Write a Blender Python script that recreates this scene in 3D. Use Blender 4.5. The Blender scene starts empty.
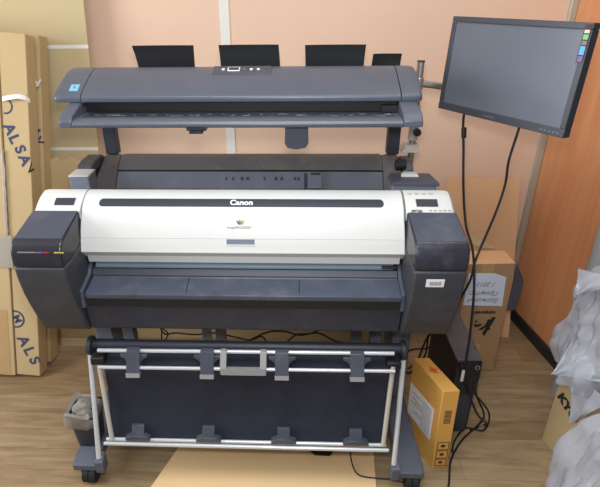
import bpy, bmesh, math, random
from mathutils import Vector, Matrix, noise
random.seed(7)
SC = bpy.context.scene
COL = SC.collection
V = Vector

# ------------------------------------------------------------------ camera
CAM = V((0.1676, -1.2783, 1.5903))
PIT, YAW, ROL = math.radians(26.6336), math.radians(2.5145), math.radians(-0.7157)
FPX, CX, W, H = 507.0, 275.58, 600.0, 487.0
_f = V((-math.sin(YAW)*math.cos(PIT), math.cos(YAW)*math.cos(PIT), -math.sin(PIT)))
_r0 = V((math.cos(YAW), math.sin(YAW), 0)); _u0 = _r0.cross(_f)
_r = math.cos(ROL)*_r0 + math.sin(ROL)*_u0
_u = -math.sin(ROL)*_r0 + math.cos(ROL)*_u0
cd = bpy.data.cameras.new('camera'); co = bpy.data.objects.new('camera', cd); COL.objects.link(co)
cd.sensor_width = 36; cd.lens = FPX/W*36; cd.shift_x = (W/2-CX)/W; cd.clip_start = .02
co.matrix_world = Matrix(((_r.x, _u.x, -_f.x, CAM.x), (_r.y, _u.y, -_f.y, CAM.y), (_r.z, _u.z, -_f.z, CAM.z), (0, 0, 0, 1)))
SC.camera = co

def at(px, py, ax, val):
    """the real point behind a photograph position on a plane x / y / z = val"""
    d = _f + _r*((px-CX)/FPX) + _u*((H/2-py)/FPX)
    k = 'XYZ'.index(ax)
    return CAM + d*((val-CAM[k])/d[k])

# ------------------------------------------------------------------ materials
def lin(c):
    c = c/255
    return c/12.92 if c <= .04045 else ((c+.055)/1.055)**2.4
def rgb(r, g, b): return (lin(r), lin(g), lin(b), 1)

def mat(name, col, rough=.5, metal=0, var=.08, vscale=6, bump=0, bscale=80, spec=.5, stretch=(1, 1, 1), detail=4, dust=None, dustamt=0, trans=0, alpha=1, coat=0):
    m = bpy.data.materials.new(name); m.use_nodes = True
    nt = m.node_tree; n = nt.nodes; l = nt.links
    b = n['Principled BSDF']
    b.inputs['Roughness'].default_value = rough; b.inputs['Metallic'].default_value = metal
    b.inputs['Specular IOR Level'].default_value = spec
    b.inputs['Transmission Weight'].default_value = trans; b.inputs['Alpha'].default_value = alpha
    b.inputs['Coat Weight'].default_value = coat
    tc = n.new('ShaderNodeTexCoord'); mp = n.new('ShaderNodeMapping'); mp.inputs['Scale'].default_value = stretch
    l.new(tc.outputs['Object'], mp.inputs['Vector'])
    no = n.new('ShaderNodeTexNoise'); no.inputs['Scale'].default_value = vscale; no.inputs['Detail'].default_value = detail
    l.new(mp.outputs[0], no.inputs['Vector'])
    mx = n.new('ShaderNodeMix'); mx.data_type = 'RGBA'
    c = V(col[:3])
    mx.inputs[6].default_value = (*(c*(1-var)), 1); mx.inputs[7].default_value = (*(c*(1+var)), 1)
    l.new(no.outputs['Fac'], mx.inputs[0]); out = mx.outputs[2]
    if dust:
        d = n.new('ShaderNodeTexNoise'); d.inputs['Scale'].default_value = 9; d.inputs['Detail'].default_value = 8; d.inputs['Roughness'].default_value = .7
        l.new(tc.outputs['Object'], d.inputs['Vector'])
        rp = n.new('ShaderNodeValToRGB'); rp.color_ramp.elements[0].position = .5; rp.color_ramp.elements[1].position = .75
        rp.color_ramp.elements[1].color = (dustamt,)*3+(1,)
        l.new(d.outputs['Fac'], rp.inputs[0])
        m2 = n.new('ShaderNodeMix'); m2.data_type = 'RGBA'; m2.inputs[7].default_value = dust
        l.new(rp.outputs[0], m2.inputs[0]); l.new(out, m2.inputs[6]); out = m2.outputs[2]
    l.new(out, b.inputs['Base Color'])
    if bump:
        nb = n.new('ShaderNodeTexNoise'); nb.inputs['Scale'].default_value = bscale; nb.inputs['Detail'].default_value = 3
        l.new(mp.outputs[0], nb.inputs['Vector'])
        bp = n.new('ShaderNodeBump'); bp.inputs['Strength'].default_value = bump; bp.inputs['Distance'].default_value = .002
        l.new(nb.outputs['Fac'], bp.inputs['Height']); l.new(bp.outputs[0], b.inputs['Normal'])
    return m

M = {}
DUST = rgb(150, 152, 158)
M['char'] = mat('charcoal_plastic', rgb(64, 68, 79), .4, var=.1, dust=DUST, dustamt=.16, bump=.05, bscale=400)
M['scan'] = mat('scanner_plastic', rgb(79, 85, 97), .36, var=.06, dust=DUST, dustamt=.06, bump=.05, bscale=500)
M['box'] = mat('tank_plastic', rgb(56, 58, 64), .5, var=.08, dust=DUST, dustamt=.08, bump=.06, bscale=500)
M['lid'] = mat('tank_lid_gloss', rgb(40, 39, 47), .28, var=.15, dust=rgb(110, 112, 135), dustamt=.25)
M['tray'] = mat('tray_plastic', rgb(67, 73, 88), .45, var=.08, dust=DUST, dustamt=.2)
M['dark'] = mat('dark_plastic', rgb(42, 46, 58), .5, var=.1, dust=DUST, dustamt=.08)
M['guide'] = mat('guide_plastic', rgb(14, 15, 19), .6, var=.15, spec=.15)
M['black'] = mat('black_plastic', rgb(18, 18, 22), .6, var=.1)
M['rub'] = mat('black_rubber', rgb(24, 24, 27), .7, var=.1)
M['white'] = mat('white_plastic', rgb(212, 212, 209), .42, var=.02, dust=rgb(190, 185, 170), dustamt=.14)
M['whiteb'] = mat('white_lip', rgb(205, 206, 206), .45, var=.03)
M['grey'] = mat('grey_plastic', rgb(110, 117, 130), .5, var=.08, dust=DUST, dustamt=.3)
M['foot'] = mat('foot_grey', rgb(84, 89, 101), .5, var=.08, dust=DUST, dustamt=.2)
M['rod'] = mat('white_rod', rgb(205, 207, 210), .3, metal=.35, var=.04)
M['rodg'] = mat('beige_rod', rgb(176, 170, 160), .5, var=.06)
M['handle'] = mat('handle_grey', rgb(140, 138, 140), .5, var=.05)
M['cloth'] = mat('navy_cloth', rgb(28, 31, 44), .9, var=.18, vscale=40, bump=.3, bscale=600)
M['steel'] = mat('steel', rgb(178, 174, 166), .32, metal=.8, var=.15, vscale=25, bump=.1)
M['alu'] = mat('aluminium_profile', rgb(190, 187, 174), .45, metal=.3, var=.06)
M['strip'] = mat('white_strip', rgb(226, 222, 216), .6, var=.03)
M['blue'] = mat('pale_blue_strip', rgb(112, 128, 142), .35, var=.05)
M['stick'] = mat('light_blue_sticker', rgb(120, 178, 205), .5, var=.1, vscale=120)
M['label'] = mat('white_label', rgb(226, 226, 232), .6, var=.03, vscale=60)
M['paper'] = mat('paper', rgb(214, 220, 235), .8, var=.04)
M['ink'] = mat('dark_ink', rgb(38, 36, 38), .8)
M['inkw'] = mat('white_ink', rgb(235, 238, 240), .6)
M['inkg'] = mat('grey_ink', rgb(128, 122, 118), .7)
M['inkb'] = mat('navy_ink', rgb(58, 66, 98), .8, var=.15, vscale=40)
M['inkred'] = mat('red_ink', rgb(205, 84, 40), .8)
M['screen'] = mat('screen_glass', rgb(98, 103, 113), .22, var=.05, vscale=5, spec=.6)  # grey base also carries haze and reflection on the screen, as colour
M['bez'] = mat('bezel_plastic', rgb(62, 64, 72), .35, var=.06)
M['cable'] = mat('cable_rubber', rgb(22, 21, 24), .5)
M['binp'] = mat('bin_plastic', rgb(46, 49, 60), .45, var=.1)
M['dusty'] = mat('dusty_plastic', rgb(100, 98, 100), .55, var=.12, dust=rgb(150, 146, 142), dustamt=.35)
M['glass'] = mat('dark_window', rgb(58, 60, 68), .5, var=.1, spec=.25)
M['pc'] = mat('pc_metal', rgb(30, 30, 33), .4, var=.1)
M['pcf'] = mat('pc_front_gloss', rgb(28, 28, 32), .15, var=.1)
M['pcl'] = mat('pc_front_blue', rgb(48, 54, 68), .35, var=.08)
M['pct'] = mat('pc_top', rgb(80, 78, 84), .6, var=.12, dust=DUST, dustamt=.2)
M['wetape'] = mat('packing_tape', rgb(184, 150, 106), .3, var=.1)
M['foil'] = mat('white_tape', rgb(228, 226, 222), .4, var=.06, vscale=40)
M['wall'] = mat('peach_wallpaper', rgb(229, 194, 169), .75, var=.03, vscale=3, bump=.05, bscale=150)
M['wallp'] = mat('mauve_wallpaper', rgb(178, 146, 138), .8, var=.04)
M['ceil'] = mat('ceiling_paint', rgb(235, 232, 226), .9, var=.02)
M['base'] = mat('black_baseboard', rgb(40, 38, 40), .5, var=.08)
for k, c in (('red', (170, 50, 60)), ('green', (110, 190, 120)), ('cyan', (90, 170, 215)), ('yellow', (190, 175, 70)), ('purple', (110, 100, 150)), ('cream', (205, 200, 180)), ('maroon', (70, 30, 40))):
    M[k] = mat('print_'+k, rgb(*c), .5, var=.1, vscale=80)

def card(name, c, var=.07):
    m = mat(name, rgb(*c), .85, var=var, vscale=5, bump=.12, bscale=90, stretch=(1, 1, .25), detail=6)
    return m
M['card'] = card('cardboard', (190, 165, 122))
M['cardd'] = card('cardboard_side', (176, 132, 86))
M['cardp'] = card('pale_cardboard', (196, 177, 136), .03)
M['sheet'] = card('tan_sheet', (222, 178, 136), .04)
M['cardr'] = card('reddish_cardboard', (172, 136, 100))
M['cardy'] = card('yellow_cardboard', (214, 160, 78))
M['cardm'] = card('tan_board', (232, 198, 148), .04)

def wood(name, c1, c2, sc, stretch):
    m = mat(name, c1, .45, var=0); nt = m.node_tree; n = nt.nodes; l = nt.links
    b = n['Principled BSDF']
    tc = n.new('ShaderNodeTexCoord'); mp = n.new('ShaderNodeMapping'); mp.inputs['Scale'].default_value = stretch
    l.new(tc.outputs['Object'], mp.inputs[0])
    no = n.new('ShaderNodeTexNoise'); no.inputs['Scale'].default_value = sc; no.inputs['Detail'].default_value = 8; no.inputs['Distortion'].default_value = .6
    l.new(mp.outputs[0], no.inputs['Vector'])
    rp = n.new('ShaderNodeValToRGB'); rp.color_ramp.elements[0].position = .3; rp.color_ramp.elements[1].position = .7
    rp.color_ramp.elements[0].color = c1; rp.color_ramp.elements[1].color = c2
    l.new(no.outputs['Fac'], rp.inputs[0]); l.new(rp.outputs[0], b.inputs['Base Color'])
    return m
M['panel'] = wood('alder_laminate', rgb(213, 145, 100), rgb(226, 162, 115), 2.2, (9, 9, .7))

def floor_mat():
    m = bpy.data.materials.new('oak_laminate'); m.use_nodes = True
    nt = m.node_tree; n = nt.nodes; l = nt.links; b = n['Principled BSDF']
    b.inputs['Roughness'].default_value = .38
    tc = n.new('ShaderNodeTexCoord')
    br = n.new('ShaderNodeTexBrick'); br.offset = .37; br.inputs['Scale'].default_value = 1
    br.inputs['Brick Width'].default_value = 1.25; br.inputs['Row Height'].default_value = .095
    br.inputs['Mortar Size'].default_value = .0012; br.inputs['Mortar Smooth'].default_value = .3
    br.inputs['Color1'].default_value = rgb(164, 143, 112); br.inputs['Color2'].default_value = rgb(146, 122, 90)
    br.inputs['Mortar'].default_value = rgb(140, 104, 68); br.inputs['Bias'].default_value = -.1
    l.new(tc.outputs['Object'], br.inputs['Vector'])
    mp = n.new('ShaderNodeMapping'); mp.inputs['Scale'].default_value = (1.2, 9, 1)
    l.new(tc.outputs['Object'], mp.inputs[0])
    no = n.new('ShaderNodeTexNoise'); no.inputs['Scale'].default_value = 3.5; no.inputs['Detail'].default_value = 9; no.inputs['Distortion'].default_value = .8
    l.new(mp.outputs[0], no.inputs['Vector'])
    rp = n.new('ShaderNodeValToRGB'); rp.color_ramp.elements[0].position = .3; rp.color_ramp.elements[1].position = .72
    rp.color_ramp.elements[0].color = (.66, .63, .6, 1); rp.color_ramp.elements[1].color = (1.1, 1.1, 1.1, 1)
    l.new(no.outputs['Fac'], rp.inputs[0])
    mx = n.new('ShaderNodeMix'); mx.data_type = 'RGBA'; mx.blend_type = 'MULTIPLY'; mx.inputs[0].default_value = 1
    l.new(br.outputs['Color'], mx.inputs[6]); l.new(rp.outputs[0], mx.inputs[7]); l.new(mx.outputs[2], b.inputs['Base Color'])
    bp = n.new('ShaderNodeBump'); bp.inputs['Strength'].default_value = .15; bp.inputs['Distance'].default_value = .001
    l.new(no.outputs['Fac'], bp.inputs['Height']); l.new(bp.outputs[0], b.inputs['Normal'])
    return m
M['floor'] = floor_mat()

def film(name, col, trans, rough):
    m = mat(name, col, rough, var=.06, vscale=14, spec=.6, bump=.3, bscale=22)
    n = m.node_tree.nodes; l = m.node_tree.links; b = n['Principled BSDF']
    tr = n.new('ShaderNodeBsdfTranslucent'); tr.inputs['Color'].default_value = col
    tp = n.new('ShaderNodeBsdfTransparent')
    a = n.new('ShaderNodeMixShader'); a.inputs[0].default_value = .3
    l.new(b.outputs[0], a.inputs[1]); l.new(tr.outputs[0], a.inputs[2])
    c = n.new('ShaderNodeMixShader'); c.inputs[0].default_value = trans
    l.new(a.outputs[0], c.inputs[1]); l.new(tp.outputs[0], c.inputs[2])
    l.new(c.outputs[0], n['Material Output'].inputs['Surface'])
    return m
M['film'] = film('milky_plastic_film', rgb(206, 209, 218), .28, .26)
M['wrap'] = film('stretch_wrap', rgb(206, 198, 184), .25, .3)
M['binbag'] = film('thin_bin_bag', rgb(190, 184, 176), .42, .3)

# ------------------------------------------------------------------ mesh helpers
ROOT = {}
class MB:
    def __init__(s): s.bm = bmesh.new()
    def box(s, lo, hi):
        vs = [s.bm.verts.new((x, y, z)) for x in (lo[0], hi[0]) for y in (lo[1], hi[1]) for z in (lo[2], hi[2])]
        for q in ((0, 1, 3, 2), (4, 6, 7, 5), (0, 4, 5, 1), (2, 3, 7, 6), (0, 2, 6, 4), (1, 5, 7, 3)): s.bm.faces.new([vs[i] for i in q])
        return s
    def frame(s, o, ex, ey, ez):
        """a block from corner o along three edge vectors"""
        o, ex, ey, ez = V(o), V(ex), V(ey), V(ez)
        vs = [s.bm.verts.new(o+ex*i+ey*j+ez*k) for i in (0, 1) for j in (0, 1) for k in (0, 1)]
        for q in ((0, 1, 3, 2), (4, 6, 7, 5), (0, 4, 5, 1), (2, 3, 7, 6), (0, 2, 6, 4), (1, 5, 7, 3)): s.bm.faces.new([vs[i] for i in q])
        return s
    def prism(s, prof, x0, x1, x0b=None):
        """(y, z) outline extruded along x"""
        a = [s.bm.verts.new((x0, y, z)) for y, z in prof]; b = [s.bm.verts.new((x1, y, z)) for y, z in prof]
        n = len(prof)
        for i in range(n): s.bm.faces.new((a[i], a[(i+1) % n], b[(i+1) % n], b[i]))
        s.bm.faces.new(a); s.bm.faces.new(b[::-1]); return s
    def loft(s, rings, caps=True, closed=True):
        R = [[s.bm.verts.new(p) for p in r] for r in rings]
        n = len(R[0])
        for k in range(len(R)-1):
            for i in range(n if closed else n-1):
                s.bm.faces.new((R[k][i], R[k][(i+1) % n], R[k+1][(i+1) % n], R[k+1][i]))
        if caps and closed: s.bm.faces.new(R[0][::-1]); s.bm.faces.new(R[-1])
        return s
    def tube(s, pts, r, n=10):
        pts = [V(p) for p in pts]; rings = []
        prev = None
        for i, p in enumerate(pts):
            t = (pts[min(i+1, len(pts)-1)]-pts[max(i-1, 0)]).normalized()
            if prev is None: a = t.orthogonal().normalized()
            else: a = (prev-t*prev.dot(t)).normalized()
            prev = a; b = t.cross(a)
            rr = r[i] if isinstance(r, (list, tuple)) else r
            rings.append([p+(a*math.cos(k*2*math.pi/n)+b*math.sin(k*2*math.pi/n))*rr for k in range(n)])
        return s.loft(rings)
    def cyl(s, a, b, r, n=20): return s.tube([a, b], r, n)
    def poly(s, pts, thick):
        """a flat outline given thickness"""
        pts = [V(p) for p in pts]; t = V(thick)
        a = [s.bm.verts.new(p) for p in pts]; b = [s.bm.verts.new(p+t) for p in pts]; n = len(pts)
        for i in range(n): s.bm.faces.new((a[i], a[(i+1) % n], b[(i+1) % n], b[i]))
        s.bm.faces.new(a[::-1]); s.bm.faces.new(b); return s
    def hull(s, pts):
        b2 = bmesh.new()
        for p in pts: b2.verts.new(p)
        r = bmesh.ops.convex_hull(b2, input=b2.verts[:])
        bmesh.ops.delete(b2, geom=[g for g in r['geom_interior'] if isinstance(g, bmesh.types.BMVert)], context='VERTS')
        vm = {v: s.bm.verts.new(v.co) for v in b2.verts}
        for f in b2.faces: s.bm.faces.new([vm[v] for v in f.verts])
        b2.free(); return s
    def sheet(s, grid, thick=.001):
        """a bent sheet through a grid of points, with thickness"""
        G = [[V(p) for p in r] for r in grid]; nr, nc = len(G), len(G[0])
        N = [[None]*nc for _ in range(nr)]
        for i in range(nr):
            for j in range(nc):
                a = G[min(i+1, nr-1)][j]-G[max(i-1, 0)][j]; b = G[i][min(j+1, nc-1)]-G[i][max(j-1, 0)]
                nn = a.cross(b); N[i][j] = nn.normalized() if nn.length > 1e-12 else V((0, 0, 1))
        A = [[s.bm.verts.new(G[i][j]) for j in range(nc)] for i in range(nr)]
        B = [[s.bm.verts.new(G[i][j]+N[i][j]*thick) for j in range(nc)] for i in range(nr)]
        for i in range(nr-1):
            for j in range(nc-1):
                s.bm.faces.new((A[i][j], A[i][j+1], A[i+1][j+1], A[i+1][j])); s.bm.faces.new((B[i][j], B[i+1][j], B[i+1][j+1], B[i][j+1]))
        for i in range(nr-1):
            for j in (0, nc-1): s.bm.faces.new((A[i][j], A[i+1][j], B[i+1][j], B[i][j]))
        for j in range(nc-1):
            for i in (0, nr-1): s.bm.faces.new((A[i][j], B[i][j], B[i][j+1], A[i][j+1]))
        return s
    def build(s, name, m, parent=None, bevel=0, seg=2, smooth=True, label=None, world=True, kind=None):
        bmesh.ops.recalc_face_normals(s.bm, faces=s.bm.faces[:])
        if parent is not None and world: s.bm.transform(ROOT[parent].inverted())
        me = bpy.data.meshes.new(name); s.bm.to_mesh(me); s.bm.free()
        return link(me, name, m, parent, bevel, seg, smooth, label, kind)

def link(me, name, m, parent=None, bevel=0, seg=2, smooth=True, label=None, kind=None):
    o = bpy.data.objects.new(name, me); COL.objects.link(o)
    for mm in (m if isinstance(m, list) else [m]): me.materials.append(mm)
    if smooth:
        try: me.shade_smooth()
        except Exception: pass
        me.set_sharp_from_angle(angle=math.radians(32))
    if bevel:
        b = o.modifiers.new('bevel', 'BEVEL'); b.width = bevel; b.segments = seg; b.limit_method = 'ANGLE'; b.angle_limit = math.radians(35)
        b.harden_normals = False
    if parent is not None:
        o.parent = parent; ROOT[o] = ROOT[parent]
    else: ROOT[o] = Matrix.Identity(4)
    if label: o['label'] = label
    if kind: o['kind'] = kind
    return o

def thing(name, label, cat, loc=(0, 0, 0), rz=0, group=None):
    o = bpy.data.objects.new(name, None); COL.objects.link(o); o.empty_display_size = .05
    o.location = loc; o.rotation_euler = (0, 0, rz)
    ROOT[o] = Matrix.Translation(V(loc)) @ Matrix.Rotation(rz, 4, 'Z')
    o['label'] = label; o['category'] = cat
    if group: o['group'] = group
    return o
def tag(o, label, cat, group=None):
    o['label'] = label; o['category'] = cat
    if group: o['group'] = group
    return o
def struct(mb, name, m, **k): return mb.build(name, m, kind='structure', **k)

def text(s, size, o, right, up, m, parent, name='lettering', ext=.0003, cx=True, bold=0, sx=1, shear=0):
    cu = bpy.data.curves.new('t', 'FONT'); cu.body = s; cu.size = size; cu.extrude = ext; cu.offset = bold; cu.shear = shear
    cu.align_x = 'CENTER' if cx else 'LEFT'; cu.align_y = 'CENTER'
    t = bpy.data.objects.new('t', cu); COL.objects.link(t)
    bpy.context.view_layer.update()
    me = bpy.data.meshes.new_from_object(t.evaluated_get(bpy.context.evaluated_depsgraph_get()))
    bpy.data.objects.remove(t)
    r = V(right).normalized(); u = V(up); u = (u-r*u.dot(r)).normalized(); n = r.cross(u)
    X = Matrix(((r.x*sx, u.x, n.x, o[0]), (r.y*sx, u.y, n.y, o[1]), (r.z*sx, u.z, n.z, o[2]), (0, 0, 0, 1)))
    me.transform(ROOT[parent].inverted() @ X)
    return link(me, name, m, parent, smooth=False)

def lerp(a, b, t): return a+(b-a)*t
def spline(pts, n=8):
    pts = [V(p) for p in pts]; out = []
    for i in range(len(pts)-1):
        p0, p1, p2, p3 = pts[max(i-1, 0)], pts[i], pts[i+1], pts[min(i+2, len(pts)-1)]
        for k in range(n):
            t = k/n
            out.append(.5*((2*p1)+(p2-p0)*t+(2*p0-5*p1+4*p2-p3)*t*t+(3*p1-p0-3*p2+p3)*t**3))
    return out+[pts[-1]]
def smooth2(pts, n=4): return [(p.x, p.y) for p in spline([(a, b, 0) for a, b in pts], n)]

# ------------------------------------------------------------------ the room
WY = 1.08
struct(MB().box((-3, -3.2, -.05), (3, WY+.1, 0)), 'floor', M['floor'])
struct(MB().box((-3, WY, 0), (1.5, WY+.1, 2.7)), 'wall_back', M['wall'])
struct(MB().box((-3, -3.2, 2.7), (3, WY+.1, 2.75)), 'ceiling', M['ceil'])
a = at(547.5, 131, 'Y', WY); CXR = a.x
rd = V((1.383-CXR, .619-WY, 0)).normalized(); rn = V((-rd.y, rd.x, 0))   # along the panel, and outwards
if rn.x < 0: rn = -rn
P0 = V((CXR, WY, 0))
struct(MB().frame(P0, rd*.50, rn*.04, (0, 0, 2.7)), 'wall_right', M['panel'])
struct(MB().frame(P0+rd*.505+rn*.42, rd*2.2, rn*.04, (0, 0, 2.7)), 'wall_side', M['base'])
struct(MB().frame(P0-rn*.014-rd*.004, rd*.50, rn*.0135, (0, 0, .062)), 'baseboard_right', M['base'], bevel=.003)
# aluminium profile in the corner and at the panel's free end
struct(MB().frame(P0-rn*.030-rd*.02, rd*.034, rn*.0295, (0, 0, 2.7)), 'trim_1', M['alu'], bevel=.003)
struct(MB().frame(P0+rd*.48-rn*.008, rd*.024, rn*.0075, (0, 0, 2.7)), 'trim_2', M['alu'], bevel=.002)
s0, s1 = at(220.5, 30, 'Y', WY).x, at(230, 30, 'Y', WY).x
struct(MB().box((s0, WY-.004, 0), (s1, WY-.0001, 2.7)), 'trim_3', M['strip'], bevel=.001)
sx = at(12, 10, 'Y', WY).x
struct(MB().box((-3, WY-.003, 0), (sx, WY-.0001, 2.7)), 'trim_4', M['wallp'])

# ------------------------------------------------------------------ PRINTER
P = thing('large_format_printer', 'wide white and charcoal plotter printer on a wheeled stand with a catch basket', 'printer', (0, .2, 0))
COV = smooth2([(.235, 1.021), (.212, 1.018), (.19, 1.010), (.165, .993), (.14, .962), (.125, .93), (.114, .897), (.108, .872), (.105, .861)], 3)
def covpt(zq):
    for (y0, z0), (y1, z1) in zip(COV, COV[1:]):
        if z1 <= zq <= z0:
            t = (z0-zq)/(z0-z1); return y0+(y1-y0)*t, (V((0, y1-y0, z1-z0))).normalized()
# top cover
mb = MB(); back = [(.135, .83), (.28, .83), (.28, .985), (.255, 1.012)]
rings = []
for x, d in ((-.5, .004), (-.497, 0), (.495, 0), (.498, .004)):
    rings.append([(x + (0 if abs(y-.105) > .3 else 0) + math.copysign(1, x)*max(0, (.97-z))*.06, y+d, z-d) for y, z in COV+[(.12, .846)]+back])
mb.loft(rings)
cover = mb.build('top_cover', M['white'], P, bevel=.0015)
# white lower lip
MB().prism([(.128, .8425), (.131, .812), (.15, .806), (.16, .84)], -.497, .495).build('cover_lip', M['whiteb'], P, bevel=.002)
# black band with round ends following the cover
def on_cover(z, off):
    y, t = covpt(z); n = V((0, t.z, -t.y)) if V((0, t.z, -t.y)).y < 0 else V((0, -t.z, t.y))
    return V((0, y, z))+n*off
z0, z1 = .9915, 1.0085
def band_row(x): # half height at x (round ends)
    h = (z1-z0)/2; r = .012
    e = min(x-(-.447), .437-x)
    return h if e > r else h*math.sqrt(max(0, 1-((r-e)/r)**2))
xs = [-.447+.0006]+[-.447+.012*k/6 for k in range(1, 7)]+[-.3, -.15, 0, .15, .3]+[.437-.012*k/6 for k in range(6, 0, -1)]+[.437-.0006]
grid = []
for x in xs:
    h = band_row(x); zc = (z0+z1)/2
    grid.append([on_cover(zc-h+2*h*k/6, .0004)+V((x, 0, 0)) for k in range(7)])
MB().sheet(grid, -.0012).build('name_band', M['glass'], cover, label='dark rounded name band on the white cover')
def cover_text(s, z, x, size, m, **k):
    y, t = covpt(z); up = -t
    n = V((1, 0, 0)).cross(up)
    return text(s, size, V((x, y, z))+n*k.pop('off', .002), (1, 0, 0), up, m, cover, **k)
cover_text('Canon', 1.0003, 0, .026, M['inkw'], name='brand_lettering', bold=.0009, off=.0022, sx=1.02)
cover_text('imagePROGRAF', .938, -.006, .0105, M['inkg'], name='model_lettering', off=.0008, sx=1.05)
for k, (c, a0) in enumerate((('maroon', .6), ('inkred', .2), ('inkg', -.2), ('green', -.6))):   # little fan emblem
    y, t = covpt(.951); n = V((0, t.z, -t.y)); n = n if n.y < 0 else -n
    up = -t; q = []
    for j in range(8):
        th = j/8*2*math.pi; u = .0085*(1+math.cos(th)); w = .0026*math.sin(th)
        q.append(V((0, y, .951))+n*.0008+V((1, 0, 0))*(-.001+(-math.sin(a0)*(u)+math.cos(a0)*w)+(k-1.5)*.002)+up*(math.cos(a0)*u+math.sin(a0)*w-.006))
    MB().poly(q, n*.0004).build('emblem_leaf', M[c], cover)
ys, _ = covpt(.906)
MB().box((-.497, ys-.0008, .9045), (.494, ys+.004, .9065)).build('cover_seam', M['whiteb'], cover, smooth=False)
ys2, _ = covpt(.893)
MB().hull([(x, y, z) for x in (-.045, .042) for y, z in ((ys-.001, .9035), (ys+.005, .9035), (ys2-.0015, .888), (ys2+.006, .888))]).build('grip_recess', M['grey'], cover)
MB().hull([(x, y, z) for x in (-.045, .042) for y, z in ((ys2-.003, .8885), (ys2+.005, .8885), (ys2-.0035, .884), (ys2+.005, .884))]).build('grip_lip', M['whiteb'], cover)

# white end covers with their windows
for sgn in (-1, 1):
    pr = smooth2([(.235, 1.021), (.212, 1.017), (.19, 1.008), (.165, .994), (.148, .982)], 3)
    rings = []
    for x, dz, dy in ((.5025, 0, 0), (.628, 0, 0), (.642, -.003, .001), (.651, -.012, .004), (.655, -.03, .01)):
        rings.append([(sgn*x, y+dy*(1 if y < .25 else -1), z+dz) for y, z in [(.28, .985), (.255, 1.012)]+pr] + [(sgn*x, .146, .955), (sgn*x, .28, .955)])
    sc = MB().loft(rings).build('end_cover', M['white'], P, bevel=.0015)
    xa, xb = ((-.588, -.525) if sgn < 0 else (.535, .6))
    g = [[(x, y-.0004*1, z+.001) for (y, z) in pr[6:10]] for x in (xa, xb)]
    MB().sheet([[V(p)+V((0, -.0006, .0008)) for p in r] for r in g], .001).build('status_window' if sgn > 0 else 'end_window', M['glass'], sc)
    if sgn > 0:
        text('iPF750', .012, (.533, .149, .9862), (1, 0, 0), (0, .8, .6), M['ink'], sc, name='model_lettering', ext=.0012)
        for i in range(5):
            p = V((.575+i*.014, .152, .9883)); MB().box(p-V((.004, .001, .001)), p+V((.004, .001, .001))).build('button_mark', M['alu'], sc)
        for i in range(4):
            p = V((.52+i*.022, .212, 1.018)); MB().box(p-V((.007, .002, .001)), p+V((.007, .002, .001))).build('button_mark', M['alu'], sc)

# ink tank housings
LID = [(.148, .983), (.03, .957), (.004, .950), (-.012, .936), (-.019, .915), (-.022, .876), (.06, .874), (.148, .9)]
HOU = [(-.022, .874), (-.019, .83), (-.009, .775), (.007, .72), (.026, .668), (.046, .618), (.064, .594), (.11, .582), (.30, .582), (.30, .955), (.15, .955), (.147, .9), (.06, .874)]
for sgn in (-1, 1):
    xi, xo = (.503, .653)
    h = MB().prism(HOU, sgn*xi, sgn*xo).build('ink_tank_housing', M['box'], P, bevel=.008, seg=3)
    l = MB().prism(LID, sgn*xi, sgn*xo).build('ink_tank_lid', M['lid'], P, bevel=.006, seg=3, label='glossy dark ink tank lid')
    # paler sheet on the lid top, broad reflection and dust put into its colour
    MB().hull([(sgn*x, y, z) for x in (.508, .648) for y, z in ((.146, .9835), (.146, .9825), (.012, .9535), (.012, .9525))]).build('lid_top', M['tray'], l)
    if sgn < 0:
        x = -.63
        for w, c in ((.055, 'inkg'), (.018, 'purple'), (.02, 'red'), (.014, 'maroon'), (.03, 'yellow')):
            MB().box((x, -.0196, .9215), (x+w-.002, -.0165, .9245)).build('ink_colour_mark', M[c], l); x += w
    else:
        st = MB().hull([(x, y, z) for x in (.541, .592) for y, z in ((-.0195, .822), (-.0165, .822), (-.0228, .848), (-.0198, .848))])
        st = st.build('inventory_sticker', M['label'], h, label='small white inventory sticker')
        for i in range(9):
            MB().box((.551+i*.0037, -.0225, .83), (.5528+i*.0037, -.0205, .841)).build('barcode_line', M['inkg'], h)

# body, exit slot, output tray, apron
MB().prism([(.16, .82), (.165, .70), (.09, .615), (.09, .605), (.60, .60), (.60, .93), (.34, .93), (.25, .95), (.16, .82)][:8], -.5, .5).build('main_body', M['dark'], P)
MB().prism([(.14, .806), (.13, .799), (.13, .792), (.155, .79), (.155, .808)], -.478, .478).build('guide_strip', M['blue'], P, bevel=.001, label='pale blue paper guide strip')
MB().prism([(.128, .79), (.112, .775), (.112, .76), (.17, .75), (.17, .79)], -.485, .488).build('paper_exit', M['binp'], P)
tr = MB().prism([(.111, .773), (.108, .768), (.040, .7565), (.031, .753), (.030, .747), (.034, .735), (.06, .725), (.11, .74)], -.483, .49).build('output_tray', M['tray'], P, bevel=.002, label='grey blue sloping output tray')
for x in (-.17, .18):
    MB().hull([(xx, y, z) for xx in (x-.0012, x+.0012) for y, z in ((.11, .7690), (.042, .7573), (.11, .765), (.042, .753))]).build('tray_seam', M['black'], tr)
for x in (-.34, -.075, .075, .36):
    MB().hull([(xx, y, z) for xx in (x-.017, x+.017) for y, z in ((.05, .7588), (.036, .7555), (.0285, .7525), (.0285, .747), (.05, .745))]).build('tray_tab', M['tray' if x == .075 else 'char'], tr)
MB().prism([(.034, .7355), (.036, .706), (.06, .70), (.062, .73)], -.483, .49).build('tray_lip', M['black'], P)
MB().prism([(.05, .705), (.053, .66), (.062, .605), (.075, .594), (.16, .594), (.16, .705)], -.5, .5).build('front_apron', M['dark'], P, bevel=.003)
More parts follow.
